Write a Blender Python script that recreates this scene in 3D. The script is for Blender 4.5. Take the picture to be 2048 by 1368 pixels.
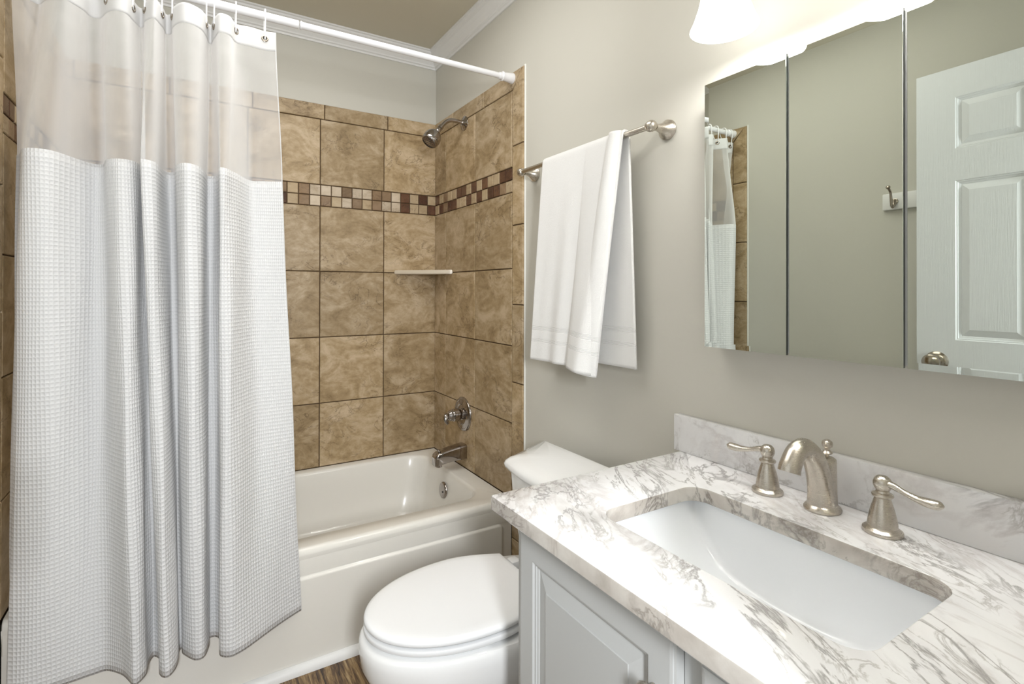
import bpy, bmesh, math, random
from mathutils import Vector, Matrix
C = bpy.context.scene
for o in list(bpy.data.objects): bpy.data.objects.remove(o)
col = C.collection
PI = math.pi

# ------------------------------------------------------------------ camera
cam = bpy.data.cameras.new('camera'); camo = bpy.data.objects.new('camera', cam); col.objects.link(camo)
yaw, pit, rol = 0.53221, 0.0046, 0.0024
fw = Vector((math.sin(yaw)*math.cos(pit), math.cos(yaw)*math.cos(pit), math.sin(pit)))
r0 = Vector((math.cos(yaw), -math.sin(yaw), 0)); u0 = r0.cross(fw)
rr = r0*math.cos(rol)+u0*math.sin(rol); uu = -r0*math.sin(rol)+u0*math.cos(rol)
M = Matrix((rr, uu, -fw)).transposed().to_4x4(); M.translation = Vector((-1.1109, -2.4724, 1.2065))
camo.matrix_world = M
cam.sensor_width = 36; cam.lens = 1022.4/2048*36
cam.shift_x = (1024-983.8)/2048; cam.shift_y = (575.8-684)/2048
cam.clip_start = .02
C.camera = camo

# ------------------------------------------------------------------ light and exposure
w = bpy.data.worlds.new('world'); C.world = w; w.use_nodes = True
bg = w.node_tree.nodes['Background']; bg.inputs[0].default_value = (.93, .95, .95, 1); bg.inputs[1].default_value = .6
C.view_settings.view_transform = 'Standard'; C.view_settings.look = 'None'; C.view_settings.gamma = 1
C.view_settings.exposure = 0.36

def area(name, loc, target, sx, sy, power, colr):
    l = bpy.data.lights.new(name, 'AREA'); l.shape = 'RECTANGLE'; l.size = sx; l.size_y = sy; l.energy = power; l.color = colr
    o = bpy.data.objects.new(name, l); col.objects.link(o); o.location = loc
    o.rotation_euler = (Vector(target)-Vector(loc)).to_track_quat('-Z', 'Y').to_euler(); return o
HALL_P, LAMP_P, SHADE_E, CEIL_P = 28, 1.7, 2.7, 9
area('hallway_light', (-1.2, -3.25, 1.5), (-.75, -.8, .9), .18, .45, HALL_P, (.95, .975, 1))
# added soft fill light under the ceiling, no known fixture (above the frame)
area('ceiling_fill', (-.80, -1.15, 2.41), (-.80, -1.15, 0), .8, 1.1, CEIL_P, (1, .98, .95))

# ------------------------------------------------------------------ material helpers
def mat(name, base=(.8,.8,.8), rough=.5, metal=0, spec=.5, coat=0):
    m = bpy.data.materials.new(name); m.use_nodes = True
    b = m.node_tree.nodes['Principled BSDF']
    b.inputs['Base Color'].default_value = (*base, 1); b.inputs['Roughness'].default_value = rough
    b.inputs['Metallic'].default_value = metal; b.inputs['Specular IOR Level'].default_value = spec
    b.inputs['Coat Weight'].default_value = coat; b.inputs['Coat Roughness'].default_value = .05
    return m
class NT:
    def __init__(s, m): s.t = m.node_tree; s.b = s.t.nodes.get('Principled BSDF')
    def n(s, ty, **k):
        x = s.t.nodes.new(ty)
        for a, v in k.items():
            if a.startswith('i_'):
                key = a[2:].replace('_', ' '); x.inputs[key].default_value = v
            else: setattr(x, a, v)
        return x
    def l(s, a, b): s.t.links.new(a, b)
    def ramp(s, fac, stops):
        r = s.n('ShaderNodeValToRGB'); e = r.color_ramp.elements
        while len(e) < len(stops): e.new(.5)
        for i, (p, c) in enumerate(stops): e[i].position = p; e[i].color = (*c, 1) if len(c) == 3 else c
        s.l(fac, r.inputs[0]); return r.outputs[0]
    def coord(s, scale=(1,1,1), rot=(0,0,0), kind='Object'):
        tc = s.n('ShaderNodeTexCoord'); mp = s.n('ShaderNodeMapping'); mp.inputs['Scale'].default_value = scale; mp.inputs['Rotation'].default_value = rot
        s.l(tc.outputs[kind], mp.inputs[0]); return mp.outputs[0]
    def noise(s, vec, scale, detail=4, rough=.5, dist=0):
        x = s.n('ShaderNodeTexNoise'); x.inputs['Scale'].default_value = scale; x.inputs['Detail'].default_value = detail
        x.inputs['Roughness'].default_value = rough; x.inputs['Distortion'].default_value = dist
        s.l(vec, x.inputs['Vector']); return x.outputs['Fac']
    def math(s, op, a, b=None, c=None):
        x = s.n('ShaderNodeMath', operation=op)
        for i, v in enumerate((a, b, c)):
            if v is None: continue
            if isinstance(v, (int, float)): x.inputs[i].default_value = v
            else: s.l(v, x.inputs[i])
        return x.outputs[0]
    def mix(s, f, a, b, mode='MIX'):
        x = s.n('ShaderNodeMix', data_type='RGBA', blend_type=mode)
        for i, v in ((0, f), (6, a), (7, b)):
            if isinstance(v, (int, float)): x.inputs[i].default_value = v
            elif isinstance(v, tuple): x.inputs[i].default_value = (*v, 1)
            else: s.l(v, x.inputs[i])
        return x.outputs[2]
    def bump(s, h, strength=.3, dist=.001):
        x = s.n('ShaderNodeBump'); x.inputs['Strength'].default_value = strength; x.inputs['Distance'].default_value = dist
        s.l(h, x.inputs['Height']); s.l(x.outputs[0], s.b.inputs['Normal']); return x

def m_paint(name, base):
    m = mat(name, base, .55, spec=.3); t = NT(m); v = t.coord()
    t.bump(t.noise(v, 350, 3), .12, .0006)
    t.l(t.mix(t.noise(v, 2.5, 2), tuple(c*.97 for c in base), tuple(min(1, c*1.03) for c in base)), t.b.inputs['Base Color']); return m
WALL = m_paint('greige_wall_paint', (.60, .585, .525))
CEIL = m_paint('ceiling_paint', (.60, .56, .45))
TRIM = mat('white_trim_paint', (.80, .80, .79), .35)
PORC = mat('white_porcelain', (.86, .865, .86), .12, coat=.4)
TUBM = mat('white_tub_enamel', (.82, .80, .745), .22, coat=.3)
SINKM = mat('white_sink_china', (.84, .86, .88), .14, coat=.4)
PLAST = mat('white_seat_plastic', (.86, .87, .88), .22, coat=.2)
RODM = mat('white_rod_enamel', (.84, .84, .86), .22, coat=.4)
CAULK = mat('white_caulk', (.78, .77, .72), .5)
EDGEM = mat('dark_mirror_edge', (.10, .11, .10), .3)
DARKM = mat('dark_gap', (.03, .03, .03), .6)
VINYL = mat('white_vinyl_ring', (.86, .86, .87), .3)

def m_brushed():
    m = mat('brushed_nickel', (.60, .555, .49), .27, 1); t = NT(m); v = t.coord((1, 1, 14))
    n = t.noise(v, 160, 2); pass
    t.l(t.math('MULTIPLY_ADD', n, .06, .25), t.b.inputs['Roughness']); return m
NICKEL = m_brushed()
CHROME = mat('chrome', (.40, .37, .35), .09, 1)
MIRROR = mat('mirror_silver', (.70, .74, .68), .0, 1)
NICKD = mat('satin_nickel_dark', (.42, .37, .31), .2, 1)

def m_tile(name, cols, vein, rough=.38):
    m = mat(name, cols[0], rough); t = NT(m)
    tc = t.n('ShaderNodeTexCoord'); at = t.n('ShaderNodeAttribute', attribute_name='tid')
    ad = t.n('ShaderNodeVectorMath', operation='MULTIPLY_ADD'); ad.inputs[1].default_value = (7, 7, 7)
    t.l(at.outputs['Color'], ad.inputs[0]); t.l(tc.outputs['Object'], ad.inputs[2]); v = ad.outputs[0]
    mp = t.n('ShaderNodeMapping'); mp.inputs['Scale'].default_value = (1, 1, 1.5); mp.inputs['Rotation'].default_value = (.35, .35, 0); t.l(v, mp.inputs[0]); v2 = mp.outputs[0]
    a = t.noise(v2, 6, 8, .66, 1.1); b = t.noise(v2, 34, 6, .7, .4)
    base = t.ramp(t.math('ADD', t.math('MULTIPLY', a, .7), t.math('MULTIPLY', b, .3)), [(.34, cols[2]), (.47, cols[0]), (.62, cols[1])])
    r = t.noise(v2, 7.5, 5, .6, 1.5)
    rid = t.math('ABSOLUTE', t.math('SUBTRACT', r, .5))
    msk = t.math('SUBTRACT', 1, t.math('SMOOTH_MIN', t.math('MULTIPLY', rid, 55), 1, .3))
    gate = t.ramp(t.noise(v2, 4.5, 2), [(.46, (0,0,0)), (.58, (1,1,1))])
    mk = t.math('MULTIPLY', t.math('MAXIMUM', msk, 0), gate)
    c = t.mix(t.math('MULTIPLY', mk, .7), base, vein)
    sep = t.n('ShaderNodeSeparateColor'); t.l(at.outputs['Color'], sep.inputs[0])
    val = t.math('MULTIPLY_ADD', sep.outputs[2], .22, .89)
    hv = t.n('ShaderNodeHueSaturation'); t.l(c, hv.inputs['Color']); t.l(val, hv.inputs['Value'])
    t.l(hv.outputs[0], t.b.inputs['Base Color'])
    h = t.math('SUBTRACT', t.math('ADD', t.math('MULTIPLY', a, .8), t.math('MULTIPLY', b, .2)), t.math('MULTIPLY', mk, .25))
    t.bump(h, .35, .004); return m
TILE = m_tile('tan_stone_tile', [(.38,.275,.15), (.56,.44,.295), (.22,.148,.07)], (.12,.075,.03))
MOS = [m_tile('mosaic_cream', [(.58,.48,.36), (.66,.56,.44), (.45,.35,.24)], (.3,.22,.13), .25),
       m_tile('mosaic_tan', [(.45,.34,.21), (.52,.41,.27), (.33,.24,.14)], (.2,.13,.07), .25),
       m_tile('mosaic_brown', [(.25,.165,.095), (.31,.21,.13), (.16,.10,.055)], (.1,.06,.03), .22),
       m_tile('mosaic_dark', [(.10,.045,.025), (.15,.075,.04), (.055,.025,.015)], (.04,.02,.01), .2)]
GROUT = mat('brown_grout', (.085, .05, .022), .8)

def m_marble(name, tint=0, rot=(0, 0, .5), lo=.62):
    m = mat(name, (.86,.86,.86), .1, coat=.3); t = NT(m); v = t.coord((1, 1, 1), rot)
    st = t.n('ShaderNodeMapping'); st.inputs['Scale'].default_value = (2.1, .8, 1.3); t.l(v, st.inputs[0]); sv = st.outputs[0]
    big = t.ramp(t.noise(sv, 3.2, 5, .6, 1.2), [(.40, (.83,.83,.835)), (.55, (.77,.77,.775)), (.70, (lo,lo*.98,lo*.97))])
    def vein(sc, dist, width, g0, seed):
        o = t.n('ShaderNodeVectorMath', operation='ADD'); o.inputs[1].default_value = (seed, seed*2.3, seed); t.l(sv, o.inputs[0])
        r = t.noise(o.outputs[0], sc, 9, .62, dist)
        k = t.math('SUBTRACT', 1, t.math('MINIMUM', t.math('MULTIPLY', t.math('ABSOLUTE', t.math('SUBTRACT', r, .5)), width), 1))
        g = t.ramp(t.noise(o.outputs[0], sc*.9, 3), [(g0, (0,0,0)), (g0+.12, (1,1,1))])
        return t.math('MULTIPLY', k, g)
    v1 = vein(4.0, 1.6, 36, .42, 3.1); v2 = vein(9, 1.0, 38, .46, 8.7); v3 = vein(2.2, 2.2, 22, .48, 5.3)
    c = t.mix(t.math('MULTIPLY', v3, .5), big, (.48,.44,.43))
    c = t.mix(t.math('MULTIPLY', v1, .85), c, (.26,.245,.24))
    c = t.mix(t.math('MULTIPLY', v2, .7), c, (.36,.34,.32))
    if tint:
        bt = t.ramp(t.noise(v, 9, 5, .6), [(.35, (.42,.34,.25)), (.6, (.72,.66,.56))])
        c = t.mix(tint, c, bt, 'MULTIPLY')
    t.l(c, t.b.inputs['Base Color']); return m
MARB = m_marble('white_grey_marble', 0)
MARBE = m_marble('marble_edge_tan_veins_painted_shade', .65)  # slab and cutout edges: brown veining plus shade multiplied into the colour
MARBS = m_marble('white_grey_marble_splash', 0, (.7, 0, .2), .82)

def m_cab():
    m = mat('cabinet_paint', (.53, .54, .535), .38); t = NT(m); t.bump(t.noise(t.coord((6, 6, 1)), 120, 3), .08, .0005); return m
CABP = m_cab()
def m_door():
    m = mat('embossed_door_paint', (.70, .72, .74), .4); t = NT(m); t.bump(t.noise(t.coord((1, 1, .045)), 260, 3, .6), .5, .0012); return m
DOORP = m_door()
def m_floor():
    m = mat('dark_wood_plank_floor', (.2,.12,.06), .35); t = NT(m); v = t.coord()
    gr = t.n('ShaderNodeMapping'); gr.inputs['Scale'].default_value = (14, 1.1, 1); t.l(v, gr.inputs[0])
    br = t.n('ShaderNodeTexBrick'); br.offset = .4; br.inputs['Scale'].default_value = 1; br.inputs['Brick Width'].default_value = 1.2; br.inputs['Row Height'].default_value = .15
    br.inputs['Mortar Size'].default_value = .0016; br.inputs['Color1'].default_value = (0,0,0,1); br.inputs['Color2'].default_value = (1,1,1,1); br.inputs['Mortar'].default_value = (.5,.5,.5,1)
    v90 = t.coord((1,1,1), (0,0,PI/2)); t.l(v90, br.inputs['Vector'])
    off = t.n('ShaderNodeVectorMath', operation='MULTIPLY_ADD'); off.inputs[1].default_value = (5,5,5); t.l(br.outputs['Color'], off.inputs[0]); t.l(gr.outputs[0], off.inputs[2])
    a = t.noise(off.outputs[0], 5, 8, .7, .9)
    c = t.ramp(a, [(.36, (.02,.010,.007)), (.46, (.10,.055,.025)), (.55, (.25,.16,.07)), (.68, (.46,.35,.20))])
    c = t.mix(br.outputs['Fac'], c, (.02,.012,.008)); t.l(c, t.b.inputs['Base Color']); t.bump(a, .25, .001); return m
FLOORM = m_floor()

def fabric(name, base, transl=.35, alpha=None, bumpf=None):
    m = bpy.data.materials.new(name); m.use_nodes = True; t = NT(m); nt = m.node_tree
    out = nt.nodes['Material Output']; b = t.b; b.inputs['Base Color'].default_value = (*base, 1); b.inputs['Roughness'].default_value = .85; b.inputs['Specular IOR Level'].default_value = .15
    b.inputs['Sheen Weight'].default_value = .15
    tr = t.n('ShaderNodeBsdfTranslucent'); tr.inputs[0].default_value = (*base, 1)
    mx = t.n('ShaderNodeMixShader'); mx.inputs[0].default_value = transl; t.l(b.outputs[0], mx.inputs[1]); t.l(tr.outputs[0], mx.inputs[2]); sh = mx.outputs[0]
    if bumpf: bumpf(t)
    if alpha is not None:
        tp = t.n('ShaderNodeBsdfTransparent'); m2 = t.n('ShaderNodeMixShader'); m2.inputs[0].default_value = alpha
        if alpha < .9:      # voile: threads close up where the cloth turns away from the viewer
            lw = t.n('ShaderNodeLayerWeight'); lw.inputs[0].default_value = .35; t.l(t.math('MULTIPLY_ADD', lw.outputs['Facing'], .9, alpha), m2.inputs[0])
        t.l(tp.outputs[0], m2.inputs[1]); t.l(sh, m2.inputs[2]); sh = m2.outputs[0]
    t.l(sh, out.inputs[0]); return m
def b_waffle(t):
    tc = t.n('ShaderNodeTexCoord'); sp = t.n('ShaderNodeSeparateXYZ'); t.l(tc.outputs['UV'], sp.inputs[0])
    k = PI/.0108
    sx = t.math('ABSOLUTE', t.math('SINE', t.math('MULTIPLY', sp.outputs[0], k))); sy = t.math('ABSOLUTE', t.math('SINE', t.math('MULTIPLY', sp.outputs[1], k)))
    t.bump(t.math('SUBTRACT', 1, t.math('MULTIPLY', t.math('POWER', sx, .7), t.math('POWER', sy, .7))), .7, .0024)
def b_terry(t):
    v = t.coord(); n = t.noise(v, 420, 4, .7)
    tc = t.n('ShaderNodeTexCoord'); sp = t.n('ShaderNodeSeparateXYZ'); t.l(tc.outputs['UV'], sp.inputs[0])
    vv = sp.outputs[1]
    def band(a, b): return t.math('MULTIPLY', t.math('GREATER_THAN', vv, a), t.math('LESS_THAN', vv, b))
    bd = t.math('ADD', band(.060, .075), band(.100, .118))
    rib = t.math('MULTIPLY', t.math('SINE', t.math('MULTIPLY', vv, 1900)), .5)
    h = t.math('ADD', t.math('MULTIPLY', n, t.math('SUBTRACT', 1, bd)), t.math('MULTIPLY', bd, rib))
    t.bump(h, .55, .0028)
WAFFLE = fabric('white_waffle_weave', (.87, .875, .88), .22, None, b_waffle)
SHEER = fabric('sheer_white_voile', (.97, .97, .975), .22, .34)
BAND = fabric('white_hem_cloth', (.87, .87, .87), .30, .93)
TERRY = fabric('white_terry', (.92, .915, .90), .10, None, b_terry)

def m_shade():
    m = mat('lit_frosted_glass', (.95, .95, .93), .4); b = m.node_tree.nodes['Principled BSDF']
    b.inputs['Emission Color'].default_value = (1, .985, .955, 1); b.inputs['Emission Strength'].default_value = SHADE_E; return m
SHADE = m_shade()

# ------------------------------------------------------------------ mesh helpers
def link(name, bm, mats, parent=None, smooth=True, angle=40):
    me = bpy.data.meshes.new(name); bm.normal_update(); bm.to_mesh(me); bm.free()
    if not isinstance(mats, (list, tuple)): mats = [mats]
    for m in mats: me.materials.append(m)
    if smooth:
        me.polygons.foreach_set('use_smooth', [True]*len(me.polygons))
        me.set_sharp_from_angle(angle=math.radians(angle))
    o = bpy.data.objects.new(name, me); col.objects.link(o)
    if parent: o.parent = parent
    return o
def tag(o, label=None, cat=None, group=None, kind=None):
    if label: o['label'] = label
    if cat: o['category'] = cat
    if group: o['group'] = group
    if kind: o['kind'] = kind
    return o
def thing(name, label, cat, loc=(0,0,0), group=None):
    o = bpy.data.objects.new(name, None); col.objects.link(o); o.location = loc; o.empty_display_size = .05
    return tag(o, label, cat, group)
def struct(name, bm, m, label, cat='wall', smooth=False):
    return tag(link(name, bm, m, None, smooth), label, cat, None, 'structure')
def setp(o, parent):      # parent keeping world placement; parent has only a translation
    o.parent = parent; o.matrix_parent_inverse = Matrix.Translation(-Vector(parent.location)); return o
def box(bm, a, b, bev=0, seg=2, mi=0):
    t = bmesh.new(); bmesh.ops.create_cube(t, size=1)
    a, b = Vector(a), Vector(b); c = (a+b)/2; s = b-a
    for v in t.verts: v.co = Vector((v.co.x*s.x+c.x, v.co.y*s.y+c.y, v.co.z*s.z+c.z))
    if bev: bmesh.ops.bevel(t, geom=list(t.edges), offset=bev, segments=seg, profile=.5, affect='EDGES')
    for f in t.faces: f.material_index = mi
    merge(bm, t)
def merge(bm, t):
    me = bpy.data.meshes.new('tmp'); t.to_mesh(me); t.free(); bm.from_mesh(me); bpy.data.meshes.remove(me)
def frame(axis):
    z = Vector(axis).normalized(); x = z.orthogonal().normalized(); return x, z.cross(x), z
def lathe(bm, prof, origin, axis, n=32, mi=0, cap=True):
    x, y, z = frame(axis); o = Vector(origin); rings = []
    for r, h in prof:
        rings.append([bm.verts.new(o+z*h+(x*math.cos(2*PI*i/n)+y*math.sin(2*PI*i/n))*max(r, .00005)) for i in range(n)])
    for a, b in zip(rings, rings[1:]):
        for i in range(n):
            f = bm.faces.new((a[i], a[(i+1)%n], b[(i+1)%n], b[i])); f.material_index = mi
    if cap:
        for r in (rings[0], rings[-1]):
            f = bm.faces.new(r); f.material_index = mi
    bmesh.ops.recalc_face_normals(bm, faces=bm.faces)
def spline(pts, sub=8, closed=False):
    P = [Vector(p) for p in pts]; out = []; n = len(P)
    for i in range(n-1):
        p0 = P[max(i-1, 0)]; p1 = P[i]; p2 = P[i+1]; p3 = P[min(i+2, n-1)]
        for k in range(sub):
            t = k/sub
            out.append(.5*((2*p1)+(p2-p0)*t+(2*p0-5*p1+4*p2-p3)*t*t+(3*p1-p0-3*p2+p3)*t**3))
    out.append(P[-1]); return out
def tube(bm, pts, rad, n=14, sub=8, cap=True, mi=0, flat=None, up=None):
    """round tube through pts (each with a radius); flat=(a,b) scales the section"""
    R = rad if isinstance(rad, (list, tuple)) else [rad]*len(pts)
    P = spline([Vector((*p, )) for p in pts], sub); RR = [v.x for v in spline([Vector((r, 0, 0)) for r in R], sub)]
    rings = []; prev = None
    for i, p in enumerate(P):
        tg = (P[min(i+1, len(P)-1)]-P[max(i-1, 0)]).normalized()
        if prev is None: x = Vector(up).cross(tg).normalized() if up else tg.orthogonal().normalized()
        else: x = (prev-tg*prev.dot(tg)).normalized()
        prev = x; y = tg.cross(x); fa, fb = flat or (1, 1)
        rings.append([bm.verts.new(p+(x*math.cos(2*PI*k/n)*fa+y*math.sin(2*PI*k/n)*fb)*RR[i]) for k in range(n)])
    for a, b in zip(rings, rings[1:]):
        for k in range(n):
            f = bm.faces.new((a[k], a[(k+1)%n], b[(k+1)%n], b[k])); f.material_index = mi
    if cap:
        for r in (rings[0], rings[-1]): bm.faces.new(r).material_index = mi
    bmesh.ops.recalc_face_normals(bm, faces=bm.faces)
def loft(bm, rings, capa=True, capb=True, mi=0):
    V = [[bm.verts.new(p) for p in r] for r in rings]; n = len(V[0])
    for a, b in zip(V, V[1:]):
        for k in range(n):
            f = bm.faces.new((a[k], a[(k+1)%n], b[(k+1)%n], b[k])); f.material_index = mi
    if capa: bm.faces.new(V[0]).material_index = mi
    if capb: bm.faces.new(V[-1]).material_index = mi
    bmesh.ops.recalc_face_normals(bm, faces=bm.faces)
def rrect(x0, x1, y0, y1, r, z, k=8, e=6):
    out = []
    cs = [(x1-r, y1-r, 0), (x0+r, y1-r, PI/2), (x0+r, y0+r, PI), (x1-r, y0+r, 3*PI/2)]
    for ci, (cx, cy, a0) in enumerate(cs):
        arc = [Vector((cx+r*math.cos(a0+PI/2*i/k), cy+r*math.sin(a0+PI/2*i/k), z)) for i in range(k+1)]
        out += arc
        nx = cs[(ci+1) % 4]; q = Vector((nx[0]+r*math.cos(nx[2]), nx[1]+r*math.sin(nx[2]), z))
        for j in range(1, e): out.append(arc[-1].lerp(q, j/e))
    return out
def grid(bm, nu, nv, fn, mi=0, uvfn=None):
    V = [[bm.verts.new(fn(i/(nu-1), j/(nv-1))) for j in range(nv)] for i in range(nu)]
    uvl = bm.loops.layers.uv.verify() if uvfn else None
    for i in range(nu-1):
        for j in range(nv-1):
            f = bm.faces.new((V[i][j], V[i+1][j], V[i+1][j+1], V[i][j+1])); f.material_index = mi
            if uvfn:
                for lp, (a, b) in zip(f.loops, ((i, j), (i+1, j), (i+1, j+1), (i, j+1))): lp[uvl].uv = uvfn(a/(nu-1), b/(nv-1))
    return V

# ------------------------------------------------------------------ the room
W, D, H = 1.524, 2.38, 2.44
def wallbox(name, a, b, m, label, cat='wall'):
    bm = bmesh.new(); box(bm, a, b); return struct(name, bm, m, label, cat)
floor = wallbox('floor', (-W-.1, -D-.9, -.1), (.1, .1, 0), FLOORM, 'dark brown wood plank floor between the toilet and the tub', 'floor')
wallbox('ceiling', (-W-.1, -D-.1, H), (.1, .1, H+.1), CEIL, 'tan painted ceiling above the crown moulding', 'ceiling')
wall_back = wallbox('wall_back', (-W-.1, 0, 0), (.1, .1, H), WALL, 'greige back wall of the bath alcove above the tiles')
wall_right = wallbox('wall_right', (0, -D-.1, 0), (.1, 0, H), WALL, 'greige painted wall behind the vanity, towel and toilet')
wall_left = wallbox('wall_left', (-W-.1, -D-.1, 0), (-W, 0, H), WALL, 'greige painted wall seen in the mirror behind the hook rail')
bm = bmesh.new(); box(bm, (-W, -D-.1, 0), (-1.45, -D, H)); box(bm, (-.68, -D-.1, 0), (0, -D, H)); box(bm, (-1.45, -D-.1, 2.06), (-.68, -D, H))
struct('wall_front', bm, WALL, 'greige wall with the doorway the picture is taken from')

# crown moulding: (distance from wall, height)
CR = [(0,2.362),(.006,2.362),(.008,2.370),(.015,2.373),(.016,2.379),(.020,2.383),(.034,2.396),(.044,2.412),(.047,2.420),(.053,2.424),(.055,2.431),(.062,2.433),(.062,2.44),(0,2.44)]
def crown(name, A, B, na, nb, label):
    # A,B corners; na/nb: inward diagonals at the two corners
    bm = bmesh.new()
    loft(bm, [[Vector((A[0]+na[0]*d, A[1]+na[1]*d, z)) for d, z in CR], [Vector((B[0]+nb[0]*d, B[1]+nb[1]*d, z)) for d, z in CR]])
    return struct(name, bm, TRIM, label, 'moulding')
e = .0005
crown('trim_1', (-W, -e), (0, -e), (1,-1), (-1,-1), 'white crown moulding over the back wall of the bath')
crown('trim_2', (-e, 0), (-e, -D), (-1,-1), (-1,1), 'white crown moulding over the right wall')
crown('trim_3', (-W+e, -D), (-W+e, 0), (1,1), (1,-1), 'white crown moulding over the left wall, seen in the mirror')
crown('trim_4', (0, -D+e), (-W, -D+e), (-1,1), (1,1), 'white crown moulding over the doorway wall')
# quarter round at the tub foot
bm = bmesh.new(); prof = [(0,0)]+[(.020*math.cos(a), .026*math.sin(a)) for a in [PI/2*i/6 for i in range(7)]]
loft(bm, [[Vector((x, -.7705-d, z+.0005)) for d, z in prof] for x in (-W+.012, -.012)])
struct('trim_5', bm, TRIM, 'white quarter round strip along the foot of the tub', 'moulding', True)
def baseb(name, a, b, label):
    bm = bmesh.new(); box(bm, a, b, .004); return struct(name, bm, TRIM, label, 'baseboard')
baseb('baseboard_right', (-.013, -1.583, 0), (-.0005, -.85, .085), 'white baseboard behind the toilet on the right wall')
baseb('baseboard_left', (-W+.0005, -D+.001, 0), (-W+.013, -.85, .085), 'white baseboard on the left wall')

# ------------------------------------------------------------------ wall tiles
RZ = [.380, .677, .985, 1.293, 1.598]          # tile rows; mosaic 1.598-1.698; row to 2.005; bullnose to 2.077
G = .0018
def tile_panel(name, parent, tx, items, mos, ext, label, gt=.003):
    """items: (u0,u1,v0,v1[,poly]) rectangles in wall coords; tx(u,v,d)->world; mos: (u0,u1,v0,v1,mi)"""
    bm = bmesh.new(); lay = bm.loops.layers.color.new('tid') if False else bm.loops.layers.float_color.new('tid')
    rnd = random.Random(name)
    def quad(pts, mi, colr):
        f = bm.faces.new([bm.verts.new(p) for p in pts]); f.material_index = mi
        for lp in f.loops: lp[lay] = colr
    def tilepoly(P, th, mi):
        colr = (rnd.random(), rnd.random(), rnd.random(), 1)
        cx = sum(p[0] for p in P)/len(P); cy = sum(p[1] for p in P)/len(P)
        def ins(p, k):
            dx, dy = cx-p[0], cy-p[1]; return (p[0]+k*(1 if dx > 0 else -1), p[1]+k*(1 if dy > 0 else -1))
        L0 = [ins(p, G) for p in P]; L1 = [ins(p, G+.0004) for p in P]; L2 = [ins(p, G+.0024) for p in P]
        hs = [(L0, .0005), (L1, th-.0016), (L2, th)]
        V = [[bm.verts.new(tx(u, v, d)) for u, v in L] for L, d in hs]
        n = len(P)
        for a, b in zip(V, V[1:]):
            for k in range(n):
                f = bm.faces.new((a[k], a[(k+1)%n], b[(k+1)%n], b[k])); f.material_index = mi
                for lp in f.loops: lp[lay] = colr
        f = bm.faces.new(V[-1]); f.material_index = mi
        for lp in f.loops: lp[lay] = colr
    for it in items:
        if len(it) == 4 and not isinstance(it[0], tuple):
            u0, u1, v0, v1 = it; tilepoly([(u0,v0),(u1,v0),(u1,v1),(u0,v1)], .009, 0)
        else: tilepoly(list(it), .009, 0)
    for u0, u1, v0, v1, mi in mos: tilepoly([(u0,v0),(u1,v0),(u1,v1),(u0,v1)], .008, 2+mi)
    for u0, u1, v0, v1 in ext:   # grout bed
        P = [tx(u, v, d) for d in (0.0003, gt) for u, v in ((u0,v0),(u1,v0),(u1,v1),(u0,v1))]
        V = [bm.verts.new(p) for p in P]
        for q in ((4,5,6,7),(0,1,5,4),(1,2,6,5),(2,3,7,6),(3,0,4,7)):
            f = bm.faces.new([V[i] for i in q]); f.material_index = 1
    bmesh.ops.recalc_face_normals(bm, faces=bm.faces)
    o = link(name, bm, [TILE, GROUT]+MOS, parent, True, 30)
    if label: o['label'] = label
    return o
DK, BR, TN, CRM = 3, 2, 1, 0
def mosaic(n, w, rows, v0, v1, u0=0):
    out = []; h = (v1-v0)/2; rnd = random.Random(5)
    for r in range(2):
        for i in range(n):
            mi = rows[r][i] if i < len(rows[r]) else rnd.choice((0,1,1,2,3,3))
            out.append((u0+i*w, u0+(i+1)*w, v0+h*r, v0+h*(r+1), mi))
    return out
# back wall, u = -x
cols = [0, .284, .592, .900, 1.208, W]; items = []
for r in range(4):
    for a, b in zip(cols, cols[1:]): items.append((a, b, RZ[r], RZ[r+1]))
for a, b in zip(cols, cols[1:]): items.append((a, b, 1.698, 2.005))
bc = [0, .265, .573, .881, 1.189, 1.497, W]
for a, b in zip(bc, bc[1:]): items.append((a, b, 2.005, 2.077))
top = [TN,DK,TN,DK,CRM,BR,BR,CRM,CRM,BR,CRM,CRM,CRM,BR,TN]; bot = [DK,TN,TN,DK,CRM,CRM,BR,TN,BR,CRM,TN,BR,CRM,BR,TN]
tile_panel('stone_tiles', wall_back, lambda u, v, d: Vector((-u, -d, v)), items, mosaic(31, W/31, (bot, top), 1.598, 1.698), [(0, W, .36, 2.076)], 'tan stone tiles with a mosaic band on the back wall')
# side walls, u = -y
def side_items():
    it = []; cs = [.009, .141, .449, .757]
    for r in range(4):
        for a, b in zip(cs, cs[1:]): it.append((a, b, RZ[r], RZ[r+1]))
    for a, b in zip(cs, cs[1:]): it.append((a, b, 1.698, 2.005))
    bb = [.009, .222, .530]
    for a, b in zip(bb, bb[1:]): it.append((a, b, 2.005, 2.077))
    it.append(((.530,2.005),(.757,2.005),(.829,2.077),(.530,2.077)))
    vz = [0, .226, .534, .842, 1.150, 1.464, 1.780]
    for a, b in zip(vz, vz[1:]): it.append((.757, .837, a, b))
    it.append(((.757,1.780),(.837,1.780),(.837,2.077),(.829,2.077),(.757,2.005)))
    return it
top = [DK,TN,BR,TN,TN,DK,DK,TN,DK,TN,DK,TN,TN,DK,DK]; bot = [TN,DK,BR,DK,DK,TN,TN,DK,TN,DK,TN,DK,DK,BR,TN]
sm = mosaic(15, .748/15, (bot, top), 1.598, 1.698, .009)
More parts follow.
